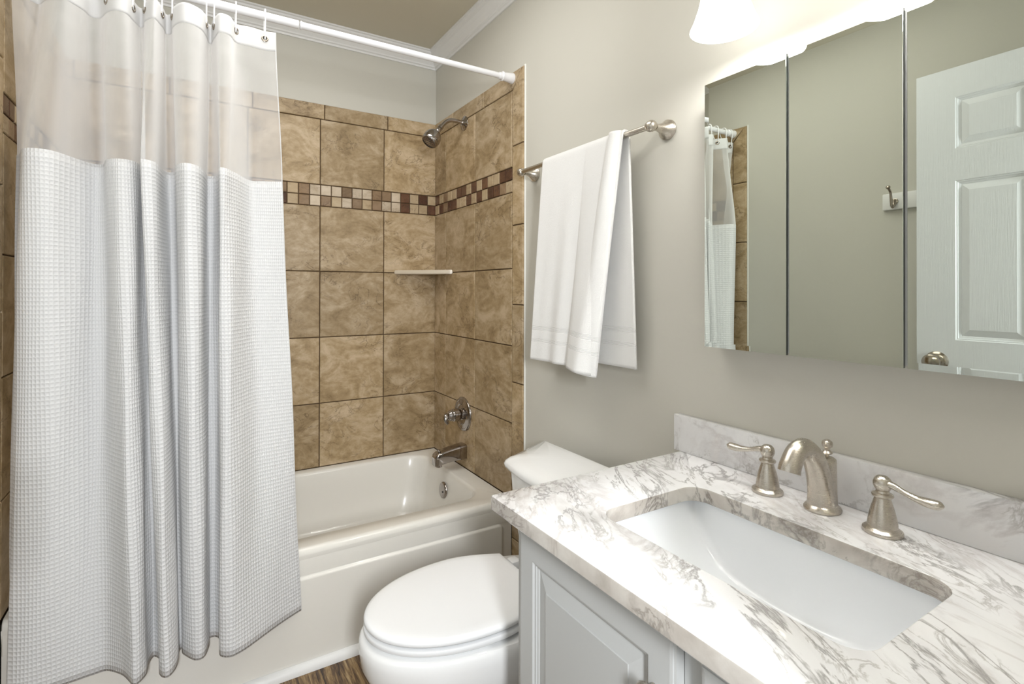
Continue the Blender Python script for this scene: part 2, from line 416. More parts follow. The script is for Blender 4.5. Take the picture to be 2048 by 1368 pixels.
for nm, wl, sx in (('stone_tiles', wall_right, 1), ('stone_tiles', wall_left, -1)):
    X = 0 if sx == 1 else -W
    tile_panel(nm, wl, (lambda u, v, d, X=X, sx=sx: Vector((X-sx*d, -u, v))), side_items(), sm, [(0, .757, .36, 2.076), (.757, .836, 0, 2.076)], 'tan stone tiles with a mosaic band and bullnose edge')
    bm = bmesh.new(); lathe(bm, [(.004, 0), (.004, 2.08)], (X-sx*.001, -.839, 0), (0,0,1), 10)
    o = link('caulk_line', bm, CAULK, wl)

# ------------------------------------------------------------------ bathtub
tub = thing('bathtub', 'white alcove bathtub below the tan tiles, behind the shower curtain', 'bathtub', (-W/2, -.4, 0))
bm = bmesh.new(); X0, X1, YF, YB = -W+.012, -.011, -.765, -.011
Z = .380
rings = [rrect(X0, X1, YF+.003, YB, .004, Z-.085), rrect(X0, X1, YF, YB, .004, Z-.020), rrect(X0+.0, X1-.0, YF+.003, YB-.0, .004, Z-.008), rrect(X0+.0, X1, YF+.010, YB, .004, Z-.001), rrect(X0+.0, X1-.0, YF+.018, YB, .004, Z),
         rrect(-1.455, -.085, -.688, -.052, .10, Z+.001), rrect(-1.450, -.092, -.682, -.058, .10, Z-.003), rrect(-1.445, -.098, -.676, -.063, .10, Z-.013),
         rrect(-1.435, -.110, -.668, -.070, .10, Z-.07), rrect(-1.41, -.125, -.66, -.078, .10, Z-.15), rrect(-1.34, -.145, -.645, -.095, .10, .13),
         rrect(-1.29, -.175, -.62, -.12, .10, .10), rrect(-1.22, -.24, -.57, -.17, .10, .09)]
loft(bm, rings, False, True)
o = setp(link('basin', bm, TUBM, None, True, 50), tub)
bm = bmesh.new()
def apron(u, v):
    x = X0+(X1-X0)*u; z = .022+(Z-.06-.022)*v
    dx = min(x-(-1.46), -.048-x); dz = min(z-.02+.1, .296-z); r = .03
    # rounded-corner distance to the raised panel
    if dx < r and dz < r: d = r-math.hypot(r-dx, r-dz)
    else: d = min(dx, dz)
    s = max(0, min(1, d/.011)); s = s*s*(3-2*s)
    return Vector((x, -.7600-.0095*s + .0*(v), z))
us = 300
grid(bm, us, 90, apron)
V = [[bm.verts.new(Vector((x, y, z))) for x in (X0, X1)] for y, z in ((-.7600, Z-.06), (-.762, Z-.045), (-.765, Z-.03), (-.765, Z-.020))]
for a, b in zip(V, V[1:]): bm.faces.new((a[0], a[1], b[1], b[0]))
V = [[bm.verts.new(Vector((x, y, z))) for x in (X0, X1)] for y, z in ((-.7600, 0.001), (-.7600, .022))]
for a, b in zip(V, V[1:]): bm.faces.new((a[0], a[1], b[1], b[0]))
bmesh.ops.recalc_face_normals(bm, faces=bm.faces)
o = setp(link('apron', bm, TUBM, None, True, 60), tub)
ofo = bmesh.new(); lathe(ofo, [(.036,0),(.036,.004),(.033,.008),(.030,.0095),(.012,.0095),(.0,.0095)], (-.114, -.352, .296), (-1, 0, .08), 40)
lathe(ofo, [(.004,0),(.004,.003)], (-.1232,-.362,.292), (-1,0,.08), 12, 1)
oo = setp(link('overflow_plate', ofo, [CHROME, DARKM]), tub); oo['label'] = 'round chrome overflow plate'

# ------------------------------------------------------------------ shower fittings
sh = thing('wall_shower', 'chrome shower head on a bent arm high on the right tiles', 'shower', (-.009, -.345, 1.988))
bm = bmesh.new(); lathe(bm, [(.034,0),(.034,.003),(.028,.008),(.016,.012),(.012,.016)], (-.009,-.345,1.988), (-1,0,0), 36); setp(link('flange', bm, CHROME), sh)
bm = bmesh.new(); tube(bm, [(-.012,-.345,1.988),(-.05,-.345,1.992),(-.082,-.345,1.990),(-.106,-.345,1.977),(-.130,-.347,1.952)], .0095, 16); setp(link('shower_arm', bm, CHROME), sh)
ax = Vector((-.62, -.10, -.80)).normalized(); p = Vector((-.128,-.347,1.955))
bm = bmesh.new(); lathe(bm, [(.011,0),(.013,.002),(.013,.016),(.009,.018),(.009,.024),(.0125,.026),(.0125,.038),(.010,.042),(.012,.046)], p, ax, 24)
setp(link('swivel_joint', bm, CHROME), sh)
bm = bmesh.new(); lathe(bm, [(.012,.040),(.020,.045),(.030,.054),(.037,.066),(.040,.080),(.0395,.092),(.0375,.094),(.0395,.097),(.038,.106),(.034,.110),(.033,.106),(.0,.104)], p, ax, 40)
hd = setp(link('spray_head', bm, CHROME), sh)
bm = bmesh.new()
x_, y_, z_ = frame(ax)
for rad, n in ((.0, 1), (.010, 6), (.019, 12), (.027, 18)):
    for i in range(n):
        c = p+ax*.104+(x_*math.cos(2*PI*i/n)+y_*math.sin(2*PI*i/n))*rad
        lathe(bm, [(.0018,0),(.0014,.003)], c, ax, 8)
o = setp(link('spray_nozzles', bm, DARKM), sh); o['label'] = 'dark spray nozzles'

va = thing('shower_valve', 'round chrome shower valve with lever handle on the right tiles', 'shower valve', (-.009, -.342, .628))
bm = bmesh.new(); lathe(bm, [(.079,0),(.079,.004),(.076,.008),(.068,.010),(.066,.008),(.061,.0095),(.048,.013),(.043,.009),(.024,.012)], (-.009,-.342,.628), (-1,0,0), 56); setp(link('escutcheon', bm, CHROME), va)
bm = bmesh.new(); lathe(bm, [(.027,.009),(.028,.014),(.024,.018),(.024,.030),(.029,.032),(.029,.054),(.025,.056),(.0235,.060),(.026,.063),(.0235,.066),(.025,.069),(.022,.074),(.019,.080),(.015,.085),(.0,.089)], (-.009,-.342,.628), (-1,0,0), 36)
hb = setp(link('handle', bm, CHROME), va)
bm = bmesh.new(); tube(bm, [(-.087,-.342,.634),(-.100,-.346,.628),(-.104,-.352,.612),(-.096,-.356,.594)], [.011,.013,.010,.006], 16, flat=(1,.55)); setp(link('lever', bm, CHROME), va)
for zz in (-.047, .047):
    bm = bmesh.new(); lathe(bm, [(.004,0),(.004,.0025),(.001,.0035)], (-.0205,-.342,.628+zz), (-1,0,0), 12)
    setp(link('screw', bm, CHROME), va)

sp = thing('tub_spout', 'chrome tub spout with pull-up diverter above the tub end', 'spout', (-.009, -.352, .458))
bm = bmesh.new(); N = 24
def sec(x, z, hw, hh, k=.30):
    out = []
    for i in range(N):
        a = 2*PI*i/N; c, s = math.cos(a), math.sin(a)
        out.append(Vector((x, -.352+hw*math.copysign(abs(c)**k, c), z+hh*math.copysign(abs(s)**k, s))))
    return out
loft(bm, [sec(-.009,.460,.028,.033), sec(-.016,.460,.030,.034), sec(-.05,.4585,.0295,.0315), sec(-.09,.454,.0285,.030), sec(-.125,.448,.0275,.0285), sec(-.148,.443,.0265,.0285), sec(-.160,.437,.0245,.0265), sec(-.165,.434,.018,.019)])
setp(link('spout_body', bm, CHROME, None, True, 50), sp)
bm = bmesh.new(); lathe(bm, [(.014,0),(.014,.020)], (-.138,-.352,.406), (0,0,1), 24); setp(link('outlet', bm, CHROME), sp)
bm = bmesh.new(); lathe(bm, [(.003,0),(.003,.010),(.0075,.012),(.008,.015),(.006,.018),(0,.019)], (-.140,-.352,.466), (0,0,1), 20); setp(link('diverter_knob', bm, CHROME), sp)

bm = bmesh.new()   # corner soap shelf
P = [(-.0095,-.0095), (-.232,-.0095), (-.218,-.030), (-.030,-.218), (-.0095,-.225)]
loft(bm, [[Vector((x, y, z)) for x, y in P] for z in (1.286, 1.306)])
bmesh.ops.bevel(bm, geom=list(bm.edges), offset=.003, segments=2, affect='EDGES')
tag(link('corner_shelf', bm, mat('cream_ceramic', (.66,.58,.46), .3)), 'cream ceramic corner shelf set into the tiles of the bath', 'shelf')

# ------------------------------------------------------------------ curtain rod, hooks, curtain
rod = thing('curtain_rod', 'white tension rod spanning the bath opening above the curtain', 'rod', (-W/2, -.76, 2.050))
bm = bmesh.new(); lathe(bm, [(.0125,0),(.0125,W-.06-.81)], (-W+.05,-.76,2.050), (1,0,0), 28); lathe(bm, [(.0132,-.002),(.0135,.002)], (-.812,-.76,2.05), (1,0,0), 28); setp(link('outer_pole', bm, RODM), rod)
bm = bmesh.new(); lathe(bm, [(.0108,0),(.0108,.775)], (-.815,-.76,2.050), (1,0,0), 28); setp(link('inner_pole', bm, RODM), rod)
for s, x in ((-1, -.0095), (1, -W+.0095)):
    bm = bmesh.new(); lathe(bm, [(.021,0),(.021,.004),(.019,.012),(.0165,.040),(.0165,.044),(.0185,.045),(.0185,.049),(.0145,.051),(.0135,.062)], (x,-.76,2.050), (s,0,0), 32); setp(link('end_cap', bm, RODM), rod)

CT = [((-.809,-.785),(-.862,-.722),(-.888,-.775)), ((-.875,-.822),(-.91,-.692),(-.92,-.768)), ((-.934,-.856),(-.952,-.682),(-.96,-.775)), ((-.985,-.892),(-1.0,-.785),(-1.0,-.772)),
 ((-1.014,-.902),(-1.022,-.825),(-1.018,-.81)), ((-1.036,-.88),(-1.042,-.828),(-1.045,-.812)), ((-1.034,-.82),(-1.038,-.75),(-1.056,-.77)), ((-1.042,-.79),(-1.052,-.70),(-1.060,-.73)),
 ((-1.060,-.789),(-1.068,-.695),(-1.070,-.73)), ((-1.064,-.82),(-1.077,-.735),(-1.074,-.77)), ((-1.075,-.862),(-1.095,-.82),(-1.095,-.812)), ((-1.10,-.864),(-1.126,-.845),(-1.13,-.825)),
 ((-1.122,-.825),(-1.147,-.80),(-1.160,-.775)), ((-1.128,-.795),(-1.150,-.71),(-1.164,-.735)), ((-1.134,-.80),(-1.170,-.685),(-1.178,-.73)), ((-1.137,-.86),(-1.183,-.73),(-1.184,-.768)),
 ((-1.158,-.90),(-1.2,-.81),(-1.20,-.81)), ((-1.176,-.87),(-1.226,-.825),(-1.223,-.775)), ((-1.178,-.82),(-1.222,-.77),(-1.227,-.74)), ((-1.192,-.795),(-1.227,-.735),(-1.24,-.73)),
 ((-1.206,-.82),(-1.235,-.75),(-1.25,-.765)), ((-1.208,-.862),(-1.25,-.795),(-1.265,-.80)), ((-1.232,-.888),(-1.278,-.806),(-1.285,-.805)), ((-1.262,-.83),(-1.305,-.78),(-1.31,-.772)),
 ((-1.297,-.79),(-1.318,-.71),(-1.33,-.735)), ((-1.33,-.789),(-1.343,-.695),(-1.35,-.74)), ((-1.365,-.797),(-1.375,-.75),(-1.365,-.772)), ((-1.405,-.80),(-1.415,-.815),(-1.395,-.805)),
 ((-1.45,-.795),(-1.455,-.812),(-1.43,-.772)), ((-1.485,-.788),(-1.478,-.78),(-1.45,-.735)), ((-1.495,-.786),(-1.49,-.73),(-1.475,-.762)), ((-1.493,-.785),(-1.500,-.71),(-1.500,-.768))]
SUB = 8
S3 = [spline([(c[k][0], c[k][1], 0) for c in CT], SUB) for k in range(3)]
arc = [0]
for a, b in zip(S3[0], S3[0][1:]): arc.append(arc[-1]+(b-a).length)
arc = [a*1.55/arc[-1] for a in arc]
ZH, ZS, ZT = .200, 1.553, 2.000
def curt(i, z):
    if z <= ZS: t = (z-ZH)/(ZS-ZH); p = S3[0][i].lerp(S3[1][i], t)
    else: t = (z-ZS)/(ZT-ZS); t2 = t*t*(3-2*t)*.5+t*.5; p = S3[1][i].lerp(S3[2][i], t2)
    k = min(1, max(0, (ZS-z)/1.2))
    return Vector((p.x+.0015*math.sin(z*9+i*.35), p.y+.003*math.sin(z*5.3+i*.21)*(1 if z < 1.9 else .3), z))
cu = thing('shower_curtain', 'white waffle weave shower curtain with sheer top, gathered to the left of the tub', 'shower curtain', (-1.16, -.78, .2))
def cpart(name, z0, z1, nz, m, th, hem=None):
    bm = bmesh.new(); n = len(S3[0]); uvl = bm.loops.layers.uv.verify()
    zs = [z0+(z1-z0)*j/nz for j in range(nz+1)]
    V = [[bm.verts.new(curt(i, z)) for z in zs] for i in range(n)]
    for i in range(n-1):
        for j in range(nz):
            f = bm.faces.new((V[i][j], V[i+1][j], V[i+1][j+1], V[i][j+1]))
            for lp, (a, b) in zip(f.loops, ((i,j),(i+1,j),(i+1,j+1),(i,j+1))): lp[uvl].uv = (arc[a], zs[b])
    o = setp(link(name, bm, m, None, True, 180), cu)
    if th:
        md = o.modifiers.new('th', 'SOLIDIFY'); md.thickness = th; md.offset = 0
    return o
o = cpart('waffle_panel', ZH, ZS, 60, WAFFLE, .0022); o['label'] = 'white waffle weave lower panel'
o = cpart('sheer_panel', ZS-.002, 1.945, 28, SHEER, 0); o['label'] = 'see-through sheer upper panel'
o = cpart('header_band', 1.944, ZT, 8, BAND, .0016); o['label'] = 'solid white header band with grommets'
bm = bmesh.new()   # stitched right edge
for z in range(0): pass
tube(bm, [curt(0, ZH+(ZT-ZH)*j/40) for j in range(41)], .0016, 8, 1); setp(link('side_hem', bm, BAND), cu)

gx = [-.918, -.999, -1.056, -1.074, -1.160, -1.184, -1.223, -1.250, -1.310, -1.365, -1.430, -1.480]
names = ['first', 'second', 'third', 'fourth', 'fifth', 'sixth', 'seventh', 'eighth', 'ninth', 'tenth', 'eleventh', 'twelfth']
ring_mesh = None
for gi, g in enumerate(gx):
    # nearest curtain point at z 1.978, in fold order
    i = min(range(len(S3[2])), key=lambda k: abs(curt(k, 1.978).x-g)+.3*abs(curt(k, 1.978).y+.772))
    pc = curt(i, 1.978); a, b = curt(max(i-1, 0), 1.978), curt(min(i+1, len(S3[2])-1), 1.978)
    tg = (b-a).normalized(); nr = Vector((tg.y, -tg.x, 0)).normalized()
    if nr.y > 0: nr = -nr
    bm = bmesh.new(); n1, n2 = 28, 8
    xx, yy, _ = frame(nr)
    for side in (-1, 1):
        vs = []
        for k in range(n1):
            d = xx*math.cos(2*PI*k/n1)+yy*math.sin(2*PI*k/n1)
            vs.append([bm.verts.new(pc+nr*side*.0012+d*(.0078+.0026*math.cos(2*PI*q/n2))+nr*(.0026*.8*math.sin(2*PI*q/n2))) for q in range(n2)])
        for k in range(n1):
            for q in range(n2): bm.faces.new((vs[k][q], vs[(k+1)%n1][q], vs[(k+1)%n1][(q+1)%n2], vs[k][(q+1)%n2]))
    lathe(bm, [(.0054,-.0016),(.0054,.0016)], pc, nr, 20, 1)
    bmesh.ops.recalc_face_normals(bm, faces=bm.faces)
    o = setp(link('grommet', bm, [NICKD, DARKM]), cu); o['label'] = 'small round metal grommet'
    # hook: a pear-shaped wire ring from the grommet over the rod
    bm = bmesh.new(); pts = []
    x0 = pc.x; base = pc.z; yr = -.76; zt = 2.050+.0185
    dy = pc.y-yr
    P = [(x0, pc.y-.008, base+.004), (x0, yr-.012+dy*.4, base+.03), (x0, yr-.0195, 2.045), (x0, yr-.014, 2.064), (x0, yr, 2.069), (x0, yr+.014, 2.064), (x0, yr+.0195, 2.045), (x0, yr+.012+dy*.4, base+.03), (x0, pc.y+.008, base+.004), (x0, pc.y+.004, base-.0025), (x0, pc.y-.004, base-.0025), (x0, pc.y-.008, base+.004)]
    tube(bm, P, .0021, 8, 5, cap=False)
    o = link('curtain_ring', bm, VINYL)
    tag(o, f'{names[gi]} white wire curtain ring from the right end of the gathered curtain', 'curtain ring', 'white wire curtain rings on the rod')
# ------------------------------------------------------------------ towel bar and towel
TBX, TBZ = -.066, 1.641
tb = thing('towel_bar', 'brushed nickel towel bar with flared posts on the greige wall', 'towel bar', (0, -1.215, TBZ))
bm = bmesh.new(); lathe(bm, [(.0080,0),(.0080,.617)], (TBX,-1.523,TBZ), (0,1,0), 24); setp(link('bar', bm, NICKEL), tb)
for y, s in ((-1.524, -1), (-.906, 1)):
    bm = bmesh.new()
    lathe(bm, [(.027,0),(.027,.003),(.0255,.0045),(.0265,.006),(.0265,.008),(.0245,.010),(.0215,.014),(.016,.022),(.0115,.032),(.0095,.042),(.009,.050)], (-.0005,y,TBZ), (-1,0,0), 36)
    lathe(bm, [(.0085,-.014),(.0115,-.0125),(.0125,-.011),(.0145,-.006),(.0155,0),(.0145,.006),(.0115,.011),(.0065,.0145),(0,.0155)], (TBX,y,TBZ), (0,s,0), 32)
    setp(link('post', bm, NICKEL), tb)

bm = bmesh.new(); NU, NV = 110, 150
LB, LF = .655, .672       # back drop and front drop
rb = .0125
def towel(u, v):
    """u 0..1 along the bar (left to right), v 0..1 from back hem over the bar to front hem"""
    L = LB+PI*rb+LF; s = v*L
    ytop = -1.062-.372*u
    wob = .0026*math.sin(u*15+1.3)+.0012*math.sin(u*27+v*3)
    if s < LB:
        d = (LB-s)/LB; z = TBZ-(LB-s)
        y = ytop-.012*d; x = TBX+rb+.016*d+.5*wob*d-.0
        x = min(x, -.012)
    elif s < LB+PI*rb:
        a = (s-LB)/rb; z = TBZ+rb*math.sin(a); x = TBX+rb*math.cos(a); y = ytop
    else:
        q = s-LB-PI*rb; d = q/LF; z = TBZ-q
        # the front drifts left toward the tub and its right third folds over itself
        ybot = -1.010-.330*u
        y = ytop*(1-d)+ybot*d
        x = TBX-rb-.010*d-wob*d*1.6
        e = (u-.60)/.40
        if e > 0:
            k = math.sin(min(1, e*1.0)*PI)**.7
            x -= (.010+.020*d)*k*(.25+.75*d)+.004*d
        z -= .010*max(0, (u-.62))*d*3
    return Vector((x, y, z))
def tuv(u, v):
    L = LB+PI*rb+LF; s = v*L
    return (u, s if s < L/2 else L-s)
grid(bm, NU, NV, towel, 0, tuv)
tw = link('hanging_towel', bm, TERRY, None, True, 180); md = tw.modifiers.new('th', 'SOLIDIFY'); md.thickness = .007; md.offset = 0
tag(tw, 'white terry towel folded over the nickel towel bar', 'towel')
# front fold strip: thick rolled fold at the right of the front drop (part of the towel)
bm = bmesh.new()
def strip(u, v):
    d = v; z = TBZ+.010-(.690)*v
    yl = -1.395+.155*min(1, d*1.02)+.0*d; yr = -1.431+.093*d
    wl = (.018+.10*min(1, d)**1.0)
    y = yl+(yr-yl)*u
    th = .0105+.006*d
    x = TBX-.016-.006*d-(.012+.008*d)*(math.sin(PI*min(1, max(0, u)))**.55)-.004*math.sin(d*9)*.3
    return Vector((x, y, z-.008*u*d))
grid(bm, 24, 110, strip, 0, lambda u, v: (u, .690*(1-v)))
st = link('folded_edge', bm, TERRY, None, True, 180); md = st.modifiers.new('th', 'SOLIDIFY'); md.thickness = .006; md.offset = -1
st.parent = tw; st['label'] = 'rolled inner fold of the towel'

# ------------------------------------------------------------------ toilet
TY = -1.295
to = thing('toilet', 'white two-piece toilet with closed lid between the tub and the vanity', 'toilet', (-.45, TY, 0))
def egg(xb, xf, hw, z, n=72, pw=2.15, cxk=.42, back=None):
    """outline: back at xb, front tip xf, half width hw; flat back of half width `back`"""
    out = []; cx = xb+(xf-xb)*cxk
    for i in range(n):
        a = 2*PI*i/n; c, s = math.cos(a), math.sin(a)
        if c >= 0: x = cx+(xf-cx)*abs(c)**(2/pw)*1; 
        else: x = cx+(xb-cx)*abs(c)**(2/ (pw+.3))
        y = hw*math.copysign(abs(s)**(2/pw), s)
        out.append(Vector((x, TY+y, z)))
    return out
bm = bmesh.new()
R = [egg(-.20,-.58,.105,.001), egg(-.20,-.585,.108,.02), egg(-.21,-.565,.095,.07), egg(-.21,-.585,.097,.14), egg(-.20,-.645,.125,.20), egg(-.17,-.735,.170,.26), egg(-.14,-.763,.183,.32),
     egg(-.13,-.768,.186,.355), egg(-.13,-.767,.185,.376), egg(-.135,-.760,.180,.3855), egg(-.16,-.72,.15,.3865)]
loft(bm, R); o = setp(link('bowl', bm, PORC, None, True, 60), to)
def seatshape(z, hw=.168, xf=-.757, xb=-.318, bw=.118, n=40, ins=0, tip=0):
    hw -= ins; xf += ins; xb -= ins*.6; bw -= ins*.7
    P = [(xb, bw)]
    half = []
    L = xb-xf
    for i in range(n+1):
        t = i/n; x = xb-L*(1-math.cos(t*PI/2)) if False else xb-L*math.sin(t*PI/2)
        # width profile
        s = (xb-x)/L
        if s < .38:
            q = s/.38; wd = bw+(hw-bw)*math.sin(q*PI/2)
        else:
            q = (s-.38)/.62; wd = hw*math.sqrt(max(0, 1-q**2.15))
        half.append((x, wd))
    out = [Vector((x, TY+w_, z)) for x, w_ in half]+[Vector((x, TY-w_, z)) for x, w_ in reversed(half[:-1])]
    return out
bm = bmesh.new()
loft(bm, [seatshape(.392, ins=.016), seatshape(.394, ins=.004), seatshape(.398), seatshape(.407), seatshape(.409, ins=.002), seatshape(.4102, ins=.010)])
o = setp(link('seat', bm, PLAST, None, True, 60), to)
bm = bmesh.new()
loft(bm, [seatshape(.4110, ins=.020), seatshape(.4148, ins=.018), seatshape(.4152, ins=.003), seatshape(.420, ins=.000), seatshape(.426, ins=.0012), seatshape(.4295, ins=.005), seatshape(.4315, ins=.012), seatshape(.4325, ins=.03)])
o = setp(link('lid', bm, PLAST, None, True, 60), to)
for s in (-1, 1):
    bm = bmesh.new(); box(bm, (-.316, TY+s*.07-.018, .3850), (-.285, TY+s*.07+.018, .428), .006); setp(link('hinge', bm, PLAST), to)
def tankp(x0, x1, hb, hf, z, bow=.02, r=.03):
    P = [(x0, hb)]; pts = []
    y = lambda t: t
    out = []
    # back edge, left side, bowed front, right side
    n = 14
    side = [(x0, hb)]
    for i in range(n+1):       # rounded front-left corner and bow
        a = PI/2*i/n
        side.append((x1+r-r*math.sin(a), hf-r+r*math.cos(a)))
    front = [(x1-bow*(1-(1-2*i/20)**2), (hf-r)*(1-2*i/20)) for i in range(1, 20)]
    right = [(x, -yy) for x, yy in reversed(side)]
    return [Vector((x, TY+yy, z)) for x, yy in side+front+right]
bm = bmesh.new()
loft(bm, [tankp(-.060,-.225,.19,.155,.3855), tankp(-.060,-.232,.20,.16,.42), tankp(-.060,-.246,.225,.172,.52), tankp(-.060,-.256,.245,.178,.652), tankp(-.062,-.252,.243,.174,.654)])
setp(link('tank', bm, PORC, None, True, 50), to)
bm = bmesh.new()
loft(bm, [tankp(-.052,-.258,.262,.188,.6545), tankp(-.048,-.268,.272,.194,.658), tankp(-.048,-.270,.274,.196,.668), tankp(-.049,-.266,.270,.192,.676), tankp(-.052,-.256,.262,.184,.684), tankp(-.058,-.238,.248,.170,.690), tankp(-.070,-.21,.225,.145,.6935), tankp(-.095,-.17,.18,.11,.6955)])
setp(link('tank_lid', bm, PORC, None, True, 60), to)
bm = bmesh.new(); lathe(bm, [(.012,0),(.012,.008),(.008,.012)], (-.262, TY-.08, .61), (-1,0,0), 20); tube(bm, [(-.276,TY-.08,.61),(-.281,TY-.05,.607),(-.281,TY-.005,.600)], [.006,.005,.007], 10); setp(link('flush_lever', bm, CHROME), to)

# ------------------------------------------------------------------ vanity
VL, VR = -1.597, -2.352
vn = thing('vanity_cabinet', 'grey-white painted vanity cabinet with raised panel doors under the marble top', 'cabinet', (-.265, (VL+VR)/2, 0))
bm = bmesh.new()
box(bm, (-.53, VL-.018, 0), (-.002, VL, .7605)); box(bm, (-.53, VR, 0), (-.002, VR+.018, .7605)); box(bm, (-.51, VR+.018, .09), (-.002, VL-.018, .105))
box(bm, (-.46, VR+.018, 0), (-.448, VL-.018, .09)); box(bm, (-.53, VR+.018, .735), (-.512, VL-.018, .7605)); box(bm, (-.53, VL-.055, .09), (-.512, VL-.018, .735)); box(bm, (-.53, VR+.018, .09), (-.512, VR+.055, .735)); box(bm, (-.53, -2.055, .09), (-.512, -2.005, .735)); box(bm, (-.012, VR+.018, .105), (-.002, VL-.018, .76))
box(bm, (-.53, VR+.018, .09), (-.512, VL-.018, .12))
setp(link('carcass', bm, CABP, None, False), vn)
def panel_door(name, ya, yb, za, zb, face, parent, m, fr=.046, rp=.028, th=.019):
    """frontal surface facing -x; ya left (larger y) yb right, nested profile rings"""
    bm = bmesh.new()
    def ring(ins, x): return [Vector((x, ya-ins, za+ins)), Vector((x, yb+ins, za+ins)), Vector((x, yb+ins, zb-ins)), Vector((x, ya-ins, zb-ins))]
    f = face
    prof = [(0, f+th), (0, f+.0035), (.0035, f+.0028), (.004, f+.0010), (.0085, f), (.0088, f), (fr, f), (fr+.002, f+.004), (fr+.006, f+.0042), (fr+.0065, f+.0065), (fr+.010, f+.0075), (fr+.012, f+.0095), (fr+.012+rp, f+.0025), (fr+.0125+rp, f+.001)]
    loft(bm, [ring(i, x) for i, x in prof])
    return setp(link(name, bm, m, None, False), parent)
d1 = panel_door('door', -1.628, -2.005, .105, .737, -.550, vn, CABP)
def knob(par, y, z):
    bm = bmesh.new(); lathe(bm, [(.006,0),(.005,.004),(.0045,.010),(.008,.014),(.0135,.017),(.0145,.020),(.013,.024),(.007,.0265),(0,.027)], (-.5495,y,z), (-1,0,0), 28)
    o = link('knob', bm, NICKEL); o.parent = par; o.matrix_parent_inverse = Matrix.Translation(-Vector(vn.location)) if False else par.matrix_world.inverted(); return o
bpy.context.view_layer.update()
k1 = knob(d1, -1.970, .652)
d2 = panel_door('drawer', -2.043, -2.322, .575, .733, -.550, vn, CABP, .030, .018)
d3 = panel_door('drawer', -2.043, -2.322, .345, .560, -.550, vn, CABP, .030, .02)
d4 = panel_door('drawer', -2.043, -2.322, .105, .330, -.550, vn, CABP, .030, .02)
bpy.context.view_layer.update()
for dd, z in ((d2, .654), (d3, .45), (d4, .215)): knob(dd, -2.18, z)

# countertop with the sink cut out
ct = thing('vanity_countertop', 'white marble countertop with grey veins on the vanity', 'countertop', (-.3, -1.965, .762))
CX0, CX1, CY0, CY1 = -.587, -.001, -2.357, -1.577
SX0, SX1, SY0, SY1, SR = -.452, -.180, -2.187, -1.748, .036
bm = bmesh.new()
zt, zb = .792, .762
outer = [rrect(CX0+i, CX1-i*.0, CY0+i, CY1-i, .006, z) for i, z in ((.0025, zb), (0, zb+.003), (0, zt-.0035), (.001, zt-.001), (.0035, zt))]
inner = [rrect(SX0-i, SX1+i, SY0-i, SY1+i, SR+i, z) for i, z in ((.003, zt), (.001, zt-.001), (0, zt-.0035), (0, zb+.001), (.001, zb))]
R = outer+inner; V = [[bm.verts.new(p) for p in r] for r in R]; n = len(V[0])
for q in range(len(V)):
    a, b = V[q], V[(q+1) % len(V)]
    for k in range(n):
        f = bm.faces.new((a[k], a[(k+1)%n], b[(k+1)%n], b[k]))
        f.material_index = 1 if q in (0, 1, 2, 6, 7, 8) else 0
bmesh.ops.recalc_face_normals(bm, faces=bm.faces)
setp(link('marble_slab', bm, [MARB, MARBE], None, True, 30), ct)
bm = bmesh.new(); box(bm, (-.020, CY0+.001, .7922), (-.0008, -1.560, .885), .0015)
o = tag(link('backsplash', bm, MARBS), 'upright marble backsplash strip behind the faucet', 'backsplash')

sk = thing('sink', 'white rectangular undermount sink set below the marble opening', 'sink', (-.316, -1.968, .762))
bm = bmesh.new(); NX, NY = 70, 90
ex, ey = .006, .006
def bowl(u, v):
    x = SX0-ex+(SX1-SX0+2*ex)*u; y = SY0-ey+(SY1-SY0+2*ey)*v
    t = abs((v-.5)*2); g = max(0, 1-t**2.6)**.62
    back = min(1, (1-u)/.10); fb = math.sin(back*PI/2)**.55
    fr = min(1, u/.55); ff = (math.sin(fr*PI/2))**.75
    z = .7615-.130*g*fb*ff
    # rounded plan corners
    r = SR+.006; dx = min(x-(SX0-ex), (SX1+ex)-x); dy = min(y-(SY0-ey), (SY1+ey)-y)
    return Vector((x, y, z))
grid(bm, NX, NY, bowl)
# outer flange
fl = [rrect(SX0-ex, SX1+ex, SY0-ey, SY1+ey, .002, .7616), rrect(SX0-.025, SX1+.025, SY0-.025, SY1+.025, .02, .7616), rrect(SX0-.025, SX1+.025, SY0-.025, SY1+.025, .02, .752)]
loft(bm, fl, False, False)
setp(link('sink_bowl', bm, SINKM, None, True, 180), sk)
bm = bmesh.new(); lathe(bm, [(.030,0),(.030,.003),(.026,.004),(.020,.002),(.018,.006),(0,.008)], (-.30, -1.968, .632), (0,0,1), 32); setp(link('drain', bm, CHROME), sk)

# ------------------------------------------------------------------ faucet set
fc = thing('faucet', 'brushed nickel widespread faucet with two lever handles behind the sink', 'faucet', (-.075, -1.953, .792))
bm = bmesh.new()
def ell(cx, cz, a, b, n=32):
    return [Vector((cx+a*math.cos(2*PI*i/n), -1.953+b*math.sin(2*PI*i/n), cz)) for i in range(n)]
loft(bm, [ell(-.075,.7923,.034,.030), ell(-.075,.795,.035,.031), ell(-.075,.799,.033,.029), ell(-.075,.803,.029,.025), ell(-.074,.806,.026,.0225)])
setp(link('base_flange', bm, NICKEL), fc)
bm = bmesh.new()
tube(bm, [(-.078,-1.953,.800),(-.080,-1.953,.830),(-.092,-1.953,.868),(-.112,-1.953,.900),(-.138,-1.953,.918),(-.164,-1.953,.914),(-.182,-1.953,.894),(-.187,-1.953,.882)],
     [.0240,.0225,.0205,.0185,.0170,.0168,.0178,.0184], 28, 8, flat=(1.05,1), up=(0,1,0))
